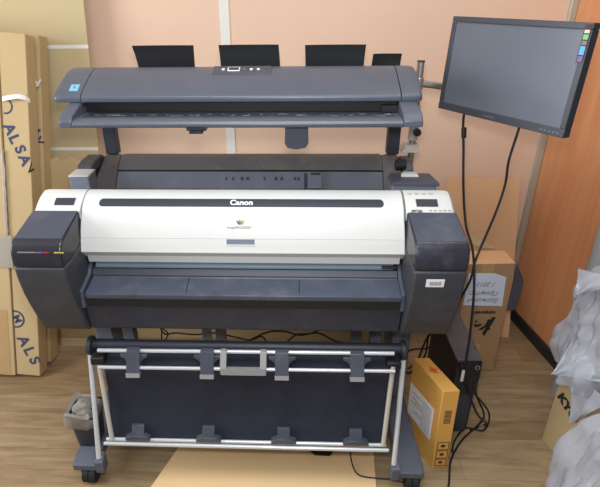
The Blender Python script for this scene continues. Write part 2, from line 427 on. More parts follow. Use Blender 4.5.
for sgn in (-1, 1):
    MB().prism([(.15, .81), (.135, .80), (.112, .778), (.036, .7595), (.033, .70), (.14, .70)], sgn*.4905, sgn*.5025).build('slot_end_plate', M['tray'], P, bevel=.002)
MB().prism([(.128, .806), (.125, .798), (.14, .79), (.16, .80)], .44, .49).build('cutter_carriage', M['black'], P, bevel=.002)

# roll feed trough behind
rc = MB().prism([(.34, .90), (.40, .962), (.448, 1.012), (.452, 1.017), (.498, 1.046), (.51, 1.05), (.55, 1.046), (.60, 1.0), (.60, .93), (.34, .88)], -.475, .475).build('roll_cover', M['dusty'], P, bevel=.003, label='dusty charcoal roll cover behind the white top')
MB().hull([(x, y, z) for x in (-.475, .475) for y, z in ((.445, 1.0115), (.448, 1.0085), (.45, 1.0155), (.453, 1.013))]).build('cover_groove', M['black'], rc)
for k in range(16):
    x = -.12+.3*k/15+random.uniform(-.006, .006)
    if random.random() < .2: continue
    c = V((x, .4215, .9872)); d = V((0, .048, .05)).normalized()
    MB().frame(c-V((.003, 0, 0)), (random.choice((.005, .007, .009)), 0, 0), d*.012, V((0, -.7, .7))*.0012).build('scale_mark', M['char'], rc)
for sgn in (-1, 1):
    MB().hull([(sgn*.533, .5, 1.05), (sgn*.525, .50, 1.05), (sgn*.533, .36, .99), (sgn*.533, .36, .90), (sgn*.475, .452, 1.019), (sgn*.475, .40, .963), (sgn*.475, .36, .92), (sgn*.533, .58, 1.04), (sgn*.475, .58, 1.03), (sgn*.533, .58, .92), (sgn*.475, .58, .92), (sgn*.475, .5, 1.05)]).build('roll_cover_wing', M['dusty'], P, bevel=.002)
MB().hull([(x, y, z) for x in (-.47, .47) for y, z in ((.40, .964), (.445, 1.0105), (.401, .9625), (.446, 1.009))]).build('feed_plate', M['grey'], rc, label='paler dusty plate in the trough')
# sliding guide on the trough
c = V((.21, .395, .962)); d = V((0, .048, .05)).normalized(); n = V((0, -.7, .7))
g = MB().frame(c, (.05, 0, 0), d*.062, n*.014).build('paper_guide', M['grey'], P, bevel=.003, label='pale grey sliding paper guide')
MB().frame(c+d*.05+n*.013+V((.008, 0, 0)), (.034, 0, 0), d*.006, n*.004).build('guide_ridge', M['dark'], g)
MB().frame(c+V((-.014, 0, 0))+n*.001, (.012, 0, 0), d*.06, n*.006).build('guide_clip', M['char'], g)
# left roll holder: pale block with white top, dark arch behind
k = MB().box((-.581, .285, .955), (-.516, .355, 1.045)).build('roll_holder_block', M['grey'], P, bevel=.004)
MB().box((-.582, .284, 1.0452), (-.515, .356, 1.0495)).build('block_cap', M['whiteb'], k, bevel=.003, label='white cap')
arch = [(.365, .96), (.365, 1.03), (.385, 1.052), (.42, 1.06), (.49, 1.06), (.55, 1.02), (.55, .93), (.47, .93), (.47, 1.02), (.42, 1.03), (.395, 1.02), (.39, .96)]
MB().prism(arch, -.59, -.536).build('roll_holder_arch', M['char'], P, bevel=.004)
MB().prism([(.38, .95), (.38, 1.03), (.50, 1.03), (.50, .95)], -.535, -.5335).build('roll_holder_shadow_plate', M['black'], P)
# right rear tray stack
k = MB().box((.478, .285, .955), (.622, .37, 1.018)).build('rear_panel_box', M['grey'], P, bevel=.004)
MB().hull([(x, y, z) for x, y, z in ((.476, .278, 1.018), (.63, .278, 1.018), (.478, .38, 1.018), (.62, .38, 1.018), (.482, .28, 1.03), (.627, .28, 1.03), (.486, .375, 1.03), (.615, .375, 1.03))]).build('box_lid', M['tray'], k, bevel=.002)
MB().hull([(.515, .335, 1.03), (.575, .335, 1.03), (.57, .37, 1.03), (.52, .37, 1.03), (.52, .34, 1.039), (.57, .34, 1.039), (.565, .365, 1.039), (.525, .365, 1.039)]).build('paper_stop', M['whiteb'], k, bevel=.002, label='white paper stop')
MB().prism([(.40, .96), (.40, 1.03), (.43, 1.052), (.50, 1.052), (.56, 1.02), (.56, .94)], .536, .57).build('roll_holder_arch', M['char'], P, bevel=.004)
MB().cyl((.51, .42, 1.045), (.545, .42, 1.045), .02, 20).build('roll_holder_knob', M['black'], P, bevel=.003)

# stand
for sgn in (-1, 1):
    xc = sgn*.573; w = .045
    lf = MB().hull([(xc+dx, y, z) for dx, y, z in ((-w, -.055, .066), (w, -.055, .066), (-w, -.055, .09), (w, -.055, .09), (-w, .50, .066), (w, .50, .066), (-w*.8, .48, .105), (w*.8, .48, .105), (-w*.95, -.005, .104), (w*.95, -.005, .104))]).build('stand_foot', M['foot'], P, bevel=.006, seg=3)
    for yy in (-.035, .45):
        cs = MB()
        for dx in (-.012, .012):
            cs.cyl((xc+.008+dx-.0115, yy, .033), (xc+.008+dx+.0115, yy, .033), .033, 24)
        cw = cs.build('caster', M['rub'], P, bevel=.003, label='black twin wheel caster')
        MB().hull([(xc+.008+a, yy+b, z) for a in (-.0295, .0295) for b in (-.012, .018) for z in (.035, .069)]).build('caster_fork', M['black'], cw)
    MB().box((xc-.034, .30, .1), (xc+.034, .46, .6)).build('stand_column', M['foot'], P, bevel=.006)
    MB().box((sgn*.455, .30, .30), (sgn*.5, .34, .605)).build('basket_arm', M['foot'], P, bevel=.004)
    MB().hull([(xc-sgn*.06+dx, yy, z) for dx in (-.013, .016) for yy, z in ((-.072, .075), (-.03, .075), (-.072, .125), (-.035, .145))]).build('pole_socket', M['foot'], P, bevel=.003)
MB().box((-.54, .36, .13), (.54, .40, .21)).build('stand_crossbar', M['foot'], P, bevel=.004)
MB().box((-.16, .42, .21), (-.12, .45, .605)).build('cable_duct', M['foot'], P)
MB().box((-.22, .44, .21), (-.185, .46, .605)).build('cable_duct', M['grey'], P, label='pale grey cable duct')
MB().box((.40, .44, .21), (.445, .46, .605)).build('cable_duct', M['foot'], P)

# catch basket
MB().cyl((-.522, .10, .507), (.522, .10, .507), .0185, 20).build('basket_roller', M['binp'], P)
for x0, x1 in ((-.538, -.522), (.522, .538)):
    hb = MB().cyl((x0, .095, .505), (x1, .095, .505), .034, 24).build('roller_hub', M['dark'], P, bevel=.004)
for x0, x1 in ((-.516, -.47), (.47, .516)):
    MB().box((x0, .035, .468), (x1, .10, .498)).build('corner_bracket', M['black'], P, bevel=.005)
def rod(n, a, b, r, m, **k): return MB().cyl(a, b, r, 14).build(n, m, P, **k)
rod('basket_rod', (-.489, .05, .520), (.491, .05, .526), .0068, M['rod'])
rod('basket_rod', (-.482, .02, .474), (.493, .02, .478), .0062, M['rod'])
rod('basket_rod', (-.484, -.030, .1985), (.480, -.030, .1985), .0065, M['rod'])
rod('basket_rod', (-.49, -.042, .190), (.488, -.042, .188), .0068, M['rod'])
rod('basket_pole', (-.532, .08, .488), (-.512, -.058, .135), .0088, M['rod'])
rod('basket_pole', (.532, .08, .482), (.508, -.058, .138), .0088, M['rod'])
rod('basket_pole', (-.494, .05, .475), (-.463, -.034, .200), .0082, M['rodg'], label='beige inner basket pole')
rod('basket_pole', (.490, .04, .482), (.470, -.034, .200), .0082, M['rodg'], label='beige inner basket pole')
# cloth: from the roller over the rods down to the lower rods and back under the stand
prof = [(.115, .492), (.085, .488), (.068, .48), (.045, .46), (.036, .43), (.03, .36), (.015, .28), (-.01, .22), (-.022, .199), (-.02, .186), (.02, .180), (.12, .22), (.22, .30), (.29, .36)]
cp = smooth2(prof, 4); grid = []
NX = 48
for i in range(NX+1):
    x = -.474+.95*i/NX
    row = []
    for j, (y, z) in enumerate(cp):
        t = j/(len(cp)-1)
        w = noise.noise(V((x*5, z*5, 3)))*.008*math.sin(math.pi*min(1, t*1.3)) + .004*math.sin(x*2*math.pi/.245)*(1 if .15 < t < .5 else 0)
        row.append((x, y+abs(w)*.9, z+w*.2))
    grid.append(row)
MB().sheet(grid, .0015).build('basket_cloth', M['cloth'], P, label='navy black cloth of the catch basket')
for i in range(4):
    x = (-.366, -.12, .126, .371)[i]
    mb = MB().hull([(x+dx, y, z) for dx in (-.0225, .0225) for y, z in ((.038, .53), (.052, .534), (.060, .528), (.004, .462), (.012, .456), (.028, .466))])
    mb.poly([(x-.045, .037, .514), (x-.045, .036, .503), (x-.034, .034, .500), (x-.024, .03, .488), (x+.024, .03, .488), (x+.034, .034, .500), (x+.045, .036, .503), (x+.045, .037, .514)], (0, .010, 0))
    cl = mb.build('basket_clip', M['char'], P, bevel=.002)
    MB().hull([(x+dx, y, z) for dx in (-.023, .023) for y, z in ((.003, .464), (-.002, .45), (.008, .447), (.024, .458))]).build('clip_tip', M['handle'], cl)
    MB().box((x-.024, .0405, .514), (x+.024, .0425, .5185)).build('clip_groove', M['black'], cl)
    x = (-.371, -.126, .132, .377)[i]
    mb = MB().hull([(x+dx, y, z) for dx in (-.0215, .0215) for y, z in ((-.016, .25), (-.006, .25), (-.036, .213), (-.02, .196))])
    mb.hull([(x+dx, y, z) for dx, z in ((-.043, .203), (.043, .203), (-.043, .214), (.043, .214), (-.024, .224), (.024, .224)) for y in (-.041, -.02)])
    mb.build('basket_clip', M['char'], P, bevel=.002)
hd = MB()
hd.hull([(x, y, z) for x in (-.076, .076) for y, z in ((.006, .488), (.022, .484), (.003, .463), (.018, .462))])
for x in (-.076, .055):
    hd.hull([(x+dx, y, z) for dx in (0, .021) for y, z in ((.006, .485), (.022, .48), (.038, .533), (.056, .533))])
hd.build('basket_handle', M['handle'], P, bevel=.003, label='pale grey carrying handle')

# ------------------------------------------------------------------ SCANNER
S = thing('wide_format_scanner', 'long dark grey sheet scanner on two posts above the white printer', 'scanner', (0, .5, 1.04))
LIDP = smooth2([(.43, 1.352), (.42, 1.370), (.39, 1.368), (.34, 1.352), (.29, 1.331), (.257, 1.314), (.248, 1.306), (.249, 1.293)], 3)
def scan_ring(x, s, cy=.34, cz=1.318):
    return [(x, cy+(y-cy)*s, cz+(z-cz)*s) for y, z in LIDP+[(.27, 1.289), (.43, 1.285)]]
MB().loft([scan_ring(-.4775, 1), scan_ring(.4725, 1)]).build('scanner_lid', M['scan'], S, bevel=.001)
for sgn in (-1, 1):
    o = -.008 if sgn < 0 else -.008
    rings = [scan_ring(sgn*(.480 if sgn < 0 else .475), 1)]
    for x, s_ in ((.540, 1), (.551, .985), (.558, .95), (.5625, .88)):
        x = x if sgn < 0 else x-.027
        rings.append([(sgn*x, y+(.0 if y > .3 else 0), z) for _, y, z in scan_ring(0, s_, .30, 1.30)])
    ec = MB().loft(rings).build('lid_end_cap', M['scan'], S, bevel=.001)
    if sgn < 0:
        def lidz(y):
            for (y0, q0), (y1, q1) in zip(LIDP, LIDP[1:]):
                if y1 <= y <= y0 and y0 != y1: return q0+(q1-q0)*(y0-y)/(y0-y1)
        MB().hull([(x, y, lidz(y)-.002+o2) for x in (-.52, -.493) for y in (.272, .30) for o2 in (.0, .0035)]).build('energy_sticker', M['stick'], ec, label='small light blue sticker on the left end')
        MB().hull([(x, y, lidz(y)+.0005+o2) for x in (-.51, -.504) for y in (.282, .292) for o2 in (.0, .0014)]).build('sticker_mark', M['blue'], ec)
# body and feed table
MB().prism([(.25, 1.25), (.175, 1.243), (.175, 1.238), (.565, 1.238), (.565, 1.30), (.46, 1.34), (.431, 1.345), (.431, 1.27), (.30, 1.27), (.30, 1.25)], -.52, .52).build('scanner_body', M['dark'], S)
ft = MB().prism([(.27, 1.258), (.19, 1.2605), (.172, 1.2600), (.158, 1.256), (.152, 1.249), (.153, 1.241), (.165, 1.2365), (.27, 1.2365)], -.478, .468).build('feed_table', M['scan'], S, bevel=.0015)
MB().hull([(x, y, z) for x in (-.46, .45) for y, z in ((.265, 1.256), (.265, 1.2592), (.20, 1.258), (.20, 1.2612))]).build('table_inlay', M['dark'], ft)
for k in range(70):
    x = random.uniform(-.45, .44); y = random.uniform(.203, .235); w = random.choice((.003, .004, .007, .012, .02)); z = 1.2610-(y-.2)*.031
    MB().hull([(xx, yy, zz) for xx in (x, x+w) for yy, zz in ((y, z), (y+.0014, z+.0002), (y, z+.0004), (y+.0014, z+.0006))]).build('worn_mark', M['alu'], ft)
for sgn, xa, xb in ((-1, -.516, -.4785), (1, .4685, .522)):
    MB().hull([(sgn*abs(x), y, z) for x in (xa, xb) for y, z in ((.262, 1.2945), (.262, 1.238), (.17, 1.272), (.153, 1.256), (.152, 1.241), (.17, 1.236))]).build('table_end_block', M['scan'], S, bevel=.004)
MB().prism([(.275, 1.2885), (.275, 1.2585), (.30, 1.2585), (.30, 1.2885)], -.478, .468).build('feed_slot', M['black'], S)
MB().box((.42, .25, 1.262), (.466, .272, 1.280)).build('slot_sensor', M['black'], S)
# control panel on the lid
def onlid(y, off=0): return lidz(y)+off
cpn = MB().hull([(x, y, onlid(y)+o) for x in (-.095, .088) for y in (.352, .405) for o in (-.002, .0035)]).build('control_panel', M['char'], S, bevel=.001)
for x, c, w in ((-.062, 'inkw', .005), (.004, 'grey', .005), (.026, 'inkw', .005), (.048, 'inkw', .005)):
    y = .378; z = onlid(y)+.0034
    MB().tube([(x, y, z-.002), (x, y-.0006, z+.0012)], w, 12).build('panel_button', M[c], cpn)
y = .378; z = onlid(y)
fr = MB().hull([(x, yy, onlid(yy)+o) for x in (-.048, -.010) for yy in (.366, .392) for o in (.003, .0044)]).build('panel_display', M['inkw'], cpn)
MB().hull([(x, yy, onlid(yy)+o) for x in (-.045, -.013) for yy in (.370, .388) for o in (.004, .0052)]).build('display_glass', M['glass'], fr)
# curved return guides
for (xa, xb, ta, tb, zt, y0) in ((-.348, -.164, -.374, -.17, 1.430, .44), (-.078, .114, -.088, .108, 1.430, .44), (.196, .382, .194, .391, 1.428, .44), (.409, .50, .418, .511, 1.398, .455)):
    grid = []
    for i in range(9):
        t = i/8; z = 1.335+(zt-1.335)*t; y = y0+.012*math.sin(t*1.2)+.028*t**3
        grid.append([(xa+(xb-xa)*j/10+((ta-xa)*(1-j/10)+(tb-xb)*j/10)*t**2.2, y+.006*math.sin(j/10*math.pi), z) for j in range(11)])
    MB().sheet(grid, .0025).build('return_guide', M['guide'], S, label='black curved paper return guide')
# posts and small catches
for xa, xb in ((-.536, -.491), (.495, .539)):
    MB().hull([(x, y, z) for x in (xa, xb) for y, z in ((.525, 1.049), (.56, 1.049), (.525, 1.239), (.56, 1.239))]).build('support_post', M['dark'], S, bevel=.004)
q = [(.135, .205, 1.2365), (.202, .205, 1.2365), (.204, .205, 1.178), (.196, .205, 1.166), (.168, .205, 1.160), (.142, .205, 1.165), (.133, .205, 1.178)]
MB().poly(q, (0, .005, 0)).build('paper_tongue', M['tray'], S, bevel=.002, label='grey blue hanging paper tongue')
MB().box((-.15, .165, 1.227), (-.092, .20, 1.237)).build('paper_catch', M['dark'], S, bevel=.002)
MB().box((-.14, .15, 1.222), (-.10, .17, 1.229)).build('paper_catch', M['black'], S, bevel=.002)

# ------------------------------------------------------------------ monitor, its pole and arm
L0 = V((.659, .529, 0)); R0 = V((.898, .124, 0))
mw = (R0-L0).length; rz = math.atan2(R0.y-L0.y, R0.x-L0.x)
zt, zb = 1.507, 1.215; mh = zt-zb
MO = thing('computer_monitor', 'dark framed flat monitor with a coloured sticker hanging on a steel arm', 'monitor', (L0.x, L0.y, zb), rz)
TILT = math.radians(-3)
MO.rotation_euler = (TILT, 0, rz); ROOT[MO] = Matrix.Translation((L0.x, L0.y, zb)) @ Matrix.Rotation(rz, 4, 'Z') @ Matrix.Rotation(TILT, 4, 'X')
def mbx(lo, hi, n, m, p=None, bevel=0, **k): return MB().box(lo, hi).build(n, m, p or MO, bevel=bevel, world=False, **k)
fr = MB()
bz = .0165
for lo, hi in (((0, 0, 0), (mw, .03, .024)), ((0, 0, mh-bz), (mw, .03, mh)), ((0, 0, .0245), (bz, .03, mh-bz-.0005)), ((mw-bz, 0, .0245), (mw, .03, mh-bz-.0005))): fr.box(lo, hi)
fr = fr.build('bezel', M['bez'], MO, bevel=.0018, world=False)
mbx((bz-.001, .004, .0235), (mw-bz+.001, .028, mh-bz+.001), 'screen', M['screen'])
MB().hull([(x, y, z) for x, y, z in ((.004, .0305, .004), (mw-.004, .0305, .004), (.004, .0305, mh-.004), (mw-.004, .0305, mh-.004), (.09, .052, .06), (mw-.09, .052, .06), (.09, .052, mh-.06), (mw-.09, .052, mh-.06))]).build('back_shell', M['black'], MO, bevel=.004, world=False)
mbx((mw/2-.05, .0525, mh/2-.05), (mw/2+.05, .062, mh/2+.05), 'mount_plate', M['steel'])
st = mbx((mw-.0215, -.001, mh-.096), (mw-.003, .0005, mh-.004), 'promo_sticker', M['maroon'], label='colourful product sticker on the top right corner')
zz = mh-.008
for c, h in (('maroon', .006), ('cream', .011), ('green', .015), ('inkg', .013), ('cyan', .024), ('purple', .017)):
    MB().box((mw-.019, -.0016, zz-h), (mw-.0055, -.0009, zz-.003)).build('sticker_patch', M[c], st, world=False); zz -= h
Xm = ROOT[MO]
text('ViewSonic', .011, Xm @ V((mw*.46, -.0006, .0115)), Xm.to_3x3() @ V((1, 0, 0)), (0, 0, 1), M['grey'], MO, name='brand_lettering')
for i in range(5):
    p = V((mw-.07+i*.013, 0, .011)); MB().box(p+V((-.003, -.001, -.0015)), p+V((.003, .001, .0015))).build('menu_button', M['grey'], MO, world=False)

AR = thing('support_pole', 'steel pole with a clamp knob behind the scanner, its sideways pipe carrying the monitor', 'pole', (.593, .575, 0))
px = .594; py = .575
MB().cyl((px, py, .02), (px, py, 1.362), .0125, 20).build('pole', M['steel'], AR)
MB().cyl((px, py, 1.3622), (px, py, 1.366), .0135, 20).build('pole_cap', M['dark'], AR)
MB().cyl((px, py, 0), (px, py, .02), .05, 28).build('base_plate', M['steel'], AR, bevel=.004)
mc = Xm @ V((mw/2, .0625, mh/2)); pz = at(428, 83, 'Y', py).z
elbow = V((.75, .70, pz-.004))
bk = Xm.to_3x3() @ V((0, 1, 0))
pts = [V((px, py-.0, pz)), V((.66, .63, pz-.002)), elbow, elbow.lerp(mc+bk*.03, .5), mc+bk*.03+V((0, 0, (pz-mc.z)*.3)), mc]
MB().tube(spline([V((px, py, pz)), V((.65, .578, pz-.008)), V((.72, .59, pz-.016)), V((.80, .55, lerp(pz, mc.z, .5))), mc+bk*.06, mc], 6), .0122, 14).build('arm_pipe', M['steel'], AR)
MB().cyl((px, py, pz-.02), (px, py, pz+.018), .0165, 18).build('pole_clamp', M['steel'], AR, bevel=.002)
MB().cyl((px, py, 1.09), (px, py, 1.215), .0165, 18).build('clamp_sleeve', M['rodg'], AR, bevel=.002)
MB().cyl((px+.008, py-.016, 1.125), (px+.008, py-.04, 1.125), .013, 18).build('clamp_knob', M['black'], AR, bevel=.003)
MB().hull([(px+dx, py+dy, z) for dx, dy, z in ((-.046, -.05, 1.056), (.02, -.05, 1.056), (-.046, .03, 1.056), (.02, .03, 1.056), (-.03, -.03, 1.076), (.02, -.02, 1.078), (-.03, .02, 1.076), (.02, .02, 1.078))]).build('clamp_foot', M['rodg'], AR, bevel=.002)

# ------------------------------------------------------------------ cables
def cable(pts, r, label, cat='cable', name='cable', group=None):
    o = MB().tube(spline(pts, 8), r, 8).build(name, M['cable'], None)
    return tag(o, label, cat, group)
c1 = thing('monitor_cable', 'black monitor cable with a ferrite bead hanging straight down', 'cable', (.745, .42, 0))
b1 = Xm @ V((.115, .045, .008))
def pa(x, y, Y): return at(x, y, 'Y', Y)
pts = [b1, pa(464, 115, .46), pa(463.5, 150, .45), pa(463.5, 190, .42), pa(466, 225, .36), pa(473, 252, .28), pa(474, 290, .21), pa(470, 335, .17), pa(466, 365, .165), pa(470, 395, .15), pa(478, 415, .15), at(486, 424, 'Z', .008), at(470, 430, 'Z', .006)]
MB().tube(spline(pts, 8), .0042, 8).build('cord', M['cable'], c1)
MB().cyl(pa(464, 127.5, .458), pa(463.8, 138, .455), .0085, 14).build('ferrite_bead', M['cable'], c1, bevel=.002)
b2 = Xm @ V((.29, .045, .006))
cable([b2, pa(519, 128, .30), pa(509, 160, .30), pa(505, 185, .30), pa(496, 212, .29), pa(484, 240, .28), pa(475, 262, .265), pa(468, 285, .26), V((.745, .36, .43)), V((.715, .44, .30)), V((.70, .50, .1)), V((.69, .56, .006)), V((.66, .62, .006))], .0042, 'black monitor cable slanting left with a bend, to the right of the beaded one', name='monitor_cable')
cable([at(480, 372, 'Z', .02), at(476, 392, 'Z', .006), at(484, 414, 'Z', .006), at(478, 425, 'Z', .006), at(462, 440, 'Z', .006), at(451, 460, 'Z', .006), at(449, 482, 'Z', .005), at(446, 500, 'Z', .005)], .0036, 'black cable lying on the floor in front of the yellow carton and computer', name='floor_cable')
cable([at(476, 395, 'Z', .004), at(489, 413, 'Z', .004), at(484, 430, 'Z', .0045), at(466, 428, 'Z', .0045), at(455, 440, 'Z', .0045), at(452, 452, 'Z', .0045)], .0034, 'black cable looped on the floor right of the dark computer', name='floor_cable')
cable([at(350, 448, 'Z', .012), at(352, 463, 'Z', .012), at(359, 475, 'Z', .012), at(380, 478.5, 'Z', .006), at(392, 479.5, 'Z', .005), at(405, 484, 'Z', .005), at(414, 495, 'Z', .005)], .0026, 'thin black cable crossing the tan board to the right foot', name='floor_cable')
adp = MB().hull([at(x, y, 'Z', z) for x, y in ((308, 449), (334, 451), (330, 456), (314, 455)) for z in (.0042, .03)]).build('power_adapter', M['rub'], None, bevel=.004)
tag(adp, 'black lump of a power adapter lying on the tan board below the basket', 'power adapter')
cols = [((150, 326), (160, 335), (168, 345)), ((176, 322), (177, 335), (183, 345)), ((191, 322), (189, 333), (200, 336)), ((252, 322), (262, 333), (290, 331)), ]
cable([pa(160, 327, .68), pa(165, 334, .66), pa(176, 333, .68), pa(195, 334.5, .67), pa(215, 333, .68), pa(235, 337, .68), pa(250, 340, .67), V((.02, .66, .12)), V((.05, .65, .006))], .004, 'black power cable sagging behind the printer left of its middle', name='power_cable')
cable([pa(250, 340, .66), pa(268, 332, .67), pa(285, 331.5, .68), pa(300, 335, .67), pa(318, 333, .68), pa(335, 341, .66), pa(350, 344, .67)], .0045, 'black power cable sagging behind the printer right of its middle', name='power_cable')
cable([pa(286, 343, .64), pa(296, 335, .65), pa(312, 333, .65), pa(325, 326, .66), pa(330, 318, .67)], .004, 'black power cable rising behind the printer towards the right', name='power_cable')
cable([pa(162, 344, .64), pa(168, 334, .65), pa(160, 326, .66), pa(158, 316, .67), V((-.47, .70, .2)), V((-.49, .71, .006))], .0035, 'black cable rising behind the left end of the printer', name='power_cable')
cable([pa(405, 352, .62), pa(415, 349, .64), pa(428, 348, .66), pa(432, 338, .66), pa(436, 325, .68)], .004, 'black cable behind the top of the yellow carton', name='power_cable')
cable([pa(404, 372, .60), pa(412, 366, .60), pa(420, 362, .62), pa(426, 352, .62), pa(428, 335, .64)], .004, 'black cable hanging between the printer column and the yellow carton', name='power_cable')

# ------------------------------------------------------------------ cartons on the left
def leaning(name, A, B, w, d, label, m=None, parts=None, group=None):
    """carton leaning back: A bottom front right corner, B top front right corner; w to the left, d to the back"""
    A, B = V(A), V(B); up = B-A; un_ = up.normalized()
    left = V((-1, 0, 0)); left = (left-un_*left.dot(un_)).normalized()
    bkw = un_.cross(left); bkw = bkw if bkw.y > 0 else -bkw
    t = thing(name, label, 'box', (A.x, A.y, 0))
    zmin = min((A+left*w*i+bkw*d*j).z for i in (0, 1) for j in (0, 1)); A = A+V((0, 0, -zmin+.0005))
    MB().frame(A, left*w, bkw*d, up).build('carton_body', m or M['card'], t, bevel=.003)
    return t, A, up, un_, left, bkw
A2 = at(41, 379, 'Z', 0); B2 = at(26, 38, 'Y', .80)
t2, A, up, un2, le, bw = leaning('tall_carton', A2, B2, .108, .072, 'tall slim cardboard carton with navy slanted lettering, tied with white tape')
rt = -le
f0 = A+le*.108-bw*.0008           # bottom left of the front face
Lh = up.length
# white wrap band, lettering down the front, closing tape
def face_pt(px, py):              # point of the front face under a photo position
    d = _f + _r*((px-CX)/FPX) + _u*((H/2-py)/FPX)
    return CAM + d*((A-CAM).dot(bw)/d.dot(bw)) - bw*.0008
dirn = (face_pt(24, 158)-face_pt(9, 127)).normalized()
upn = bw.cross(dirn); upn = upn if upn.dot(rt) > 0 else -upn
for ch, x, y in (('A', 9.5, 129), ('L', 14, 139), ('S', 20, 149.5), ('A', 24.5, 160)):
    text(ch, .062, face_pt(x, y), dirn, upn, M['inkb'], t2, bold=.0022)
for ch, x, y in (('A', 23.5, 341), ('L', 29, 351), ('S', 34.5, 360.5)):
    text(ch, .07, face_pt(x, y), dirn, upn, M['inkb'], t2, bold=.0022)
def ring_mark(c, r, a0, a1, w, p):
    g = []
    for i in range(25):
        th = a0+(a1-a0)*i/24; e = rt*math.cos(th)+un2*math.sin(th)
        g.append([c+e*(r-w), c+e*r])
    MB().sheet(g, .0006).build('emblem_ring', M['inkb'], p)
ring_mark(face_pt(15.5, 319), .042, -1.75, 2.0, .008, t2)
text('M', .05, face_pt(17, 319), dirn, upn, M['inkb'], t2, bold=.001)
ring_mark(face_pt(5, 106), .032, -1.8, 1.2, .007, t2)
# V on the side face
sp = A+rt*.0008
def side_pt(px, py):
    d = _f + _r*((px-CX)/FPX) + _u*((H/2-py)/FPX)
    return CAM + d*((sp-CAM).dot(rt)/d.dot(rt))
text('V', .062, side_pt(30.5, 169.5), (bw*.5-un2*.85), (bw*.85+un2*.5), M['inkb'], t2, bold=.002)
g = [face_pt(3.2, 99)-bw*.004, face_pt(12, 97.5)-bw*.012, face_pt(20, 96.5)-bw*.012, face_pt(26, 98)-bw*.005, side_pt(29, 101)+rt*.003]
gr = [[p-un2*.009+bw*.001*math.sin(i*2), p, p+un2*.009] for i, p in enumerate(spline(g, 5))]
MB().sheet(gr, .002).build('tape_band', M['foil'], t2, label='white tape tied round the carton')

A3 = at(49, 356, 'Z', 0); A3 = V((A3.x, .58, 0)); B3 = at(39.5, 39, 'Y', .888)
A3.x = at(47.5, 350, 'Y', .58).x
t3, A_, up_, un3, le3, bw3 = leaning('tall_carton', A3, B3, .10, .075, 'narrow cardboard carton just behind the slim one, with twisted torn tape', M['card'])
def f3(px, py):
    d = _f + _r*((px-CX)/FPX) + _u*((H/2-py)/FPX)
    return CAM + d*((A_-CAM).dot(bw3)/d.dot(bw3)) - bw3*.0008
for ch, x, y in (('A', 36.3, 131.5), ('V', 38.5, 141)):
    text(ch, .05, f3(x, y), dirn, upn, M['inkb'], t3, bold=.0018)
for i in range(3):
    p = f3(35+i*2.2, 83.5+(i % 2)*2)
    MB().tube(spline([p+V((-.012, -.004, .012)), p+V((0, -.014, 0)), p+V((.012, -.006, -.008+.012*i))], 4), .0035, 6).build('tape_knot', M['foil'], t3)

A1 = at(20, 377, 'Z', 0); B1 = at(2.5, 37, 'Y', .80)
A1 = V((A2.x-.112, A2.y-.004, 0)); B1 = V((B2.x-.112, B2.y-.004, B2.z+.01))
t1, A_, up_, un1, le1, bw1 = leaning('tall_carton', A1, B1, .42, .098, 'broad cardboard carton at the far left edge with brown tape down its side', M['card'])
o = A_-bw1*.0006+le1*.02
MB().frame(o, le1*.05, -bw1*.0006, un1*.32).build('closing_tape', M['wetape'], t1)
w1 = []
for i in range(9):
    z = .52+.018*i
    p = A_+un1*z-bw1*.003
    w1.append([p+le1*.3-bw1*.001, p+le1*.1-bw1*(.003+.003*random.random()), p+le1*.004-bw1*.004, p-le1*.02-bw1*.002])
MB().sheet(w1, .001).build('shrink_wrap', M['wrap'], t1, label='whitish shrink wrap around the carton')
w2 = []
for i in range(30):
    z = .66+.025*i*.5
    p = A_+un1*z-bw1*.004-le1*.001
    w2.append([p+le1*(.006+.004*random.random()), p-bw1*(.004*random.random()), p-le1*(.004+.004*random.random())])
MB().sheet(w2, .001).build('wrap_edge', M['wrap'], t1)

# wide pale carton against the wall, lower carton in front of it
bx = [at(90, 20, 'Y', .985).x, at(5.5, 20, 'Y', .985).x]
tb = thing('wide_flat_carton', 'large pale flat carton leaning on the wall, strapped twice with white tape', 'box', ((bx[0]+bx[1])/2, .93, 0))
xr0 = at(96, 150, 'Y', .93).x
o = V((xr0-.048, .90, 0)); upv = V((bx[0]-xr0+.045, .10, 1.78))
wv = V((bx[1]-bx[0]-.02, 0, 0))
MB().frame(o, wv, V((0, .012, 0)), upv).build('carton_body', M['cardp'], tb, bevel=.003)
for yy in (47, 149):
    q = o+upv*((at(80, yy, 'Y', o.y+upv.y*(.78 if yy == 47 else .55)).z)/upv.z)
    MB().frame(q+V((.001, -.0012, -.006)), wv-V((.002, 0, 0)), V((0, .0008, 0)), upv.normalized()*.0145).build('white_strap', M['foil'], tb)
tl = thing('carton_sheet', 'upright cardboard carton with a torn top, between the slim cartons and the printer', 'box', (-.85, .72, 0))
pl = at(46, 160, 'Y', .84); pr_ = V((-.70, .84, pl.z))
mb = MB()
top = []
n = 14
for i in range(n+1):
    t = i/n; x = lerp(pr_.x, pl.x, t); top.append(V((x, .84, pl.z+random.uniform(-.006, .006))))
poly = [V((-1.005, .735, .0)), V((-.745, .735, 0))]+top
mb.poly([V((p.x, p.y, max(p.z, .0005))) for p in poly], (0, .035, .0))
mb.build('carton_body', M['card'], tl)
MB().frame(V((-1.0, .722, .001)), (.27, 0, 0), (0, .012, 0), (0, .003, .042)).build('bottom_flap', M['cardp'], tl, bevel=.002, label='paler folded flap along the floor')

lw = MB().box((-.68, .80, 0), (.74, .93, .34)).build('long_carton', M['card'], None, bevel=.004)
tag(lw, 'long low cardboard carton lying on the floor behind the printer stand', 'box')

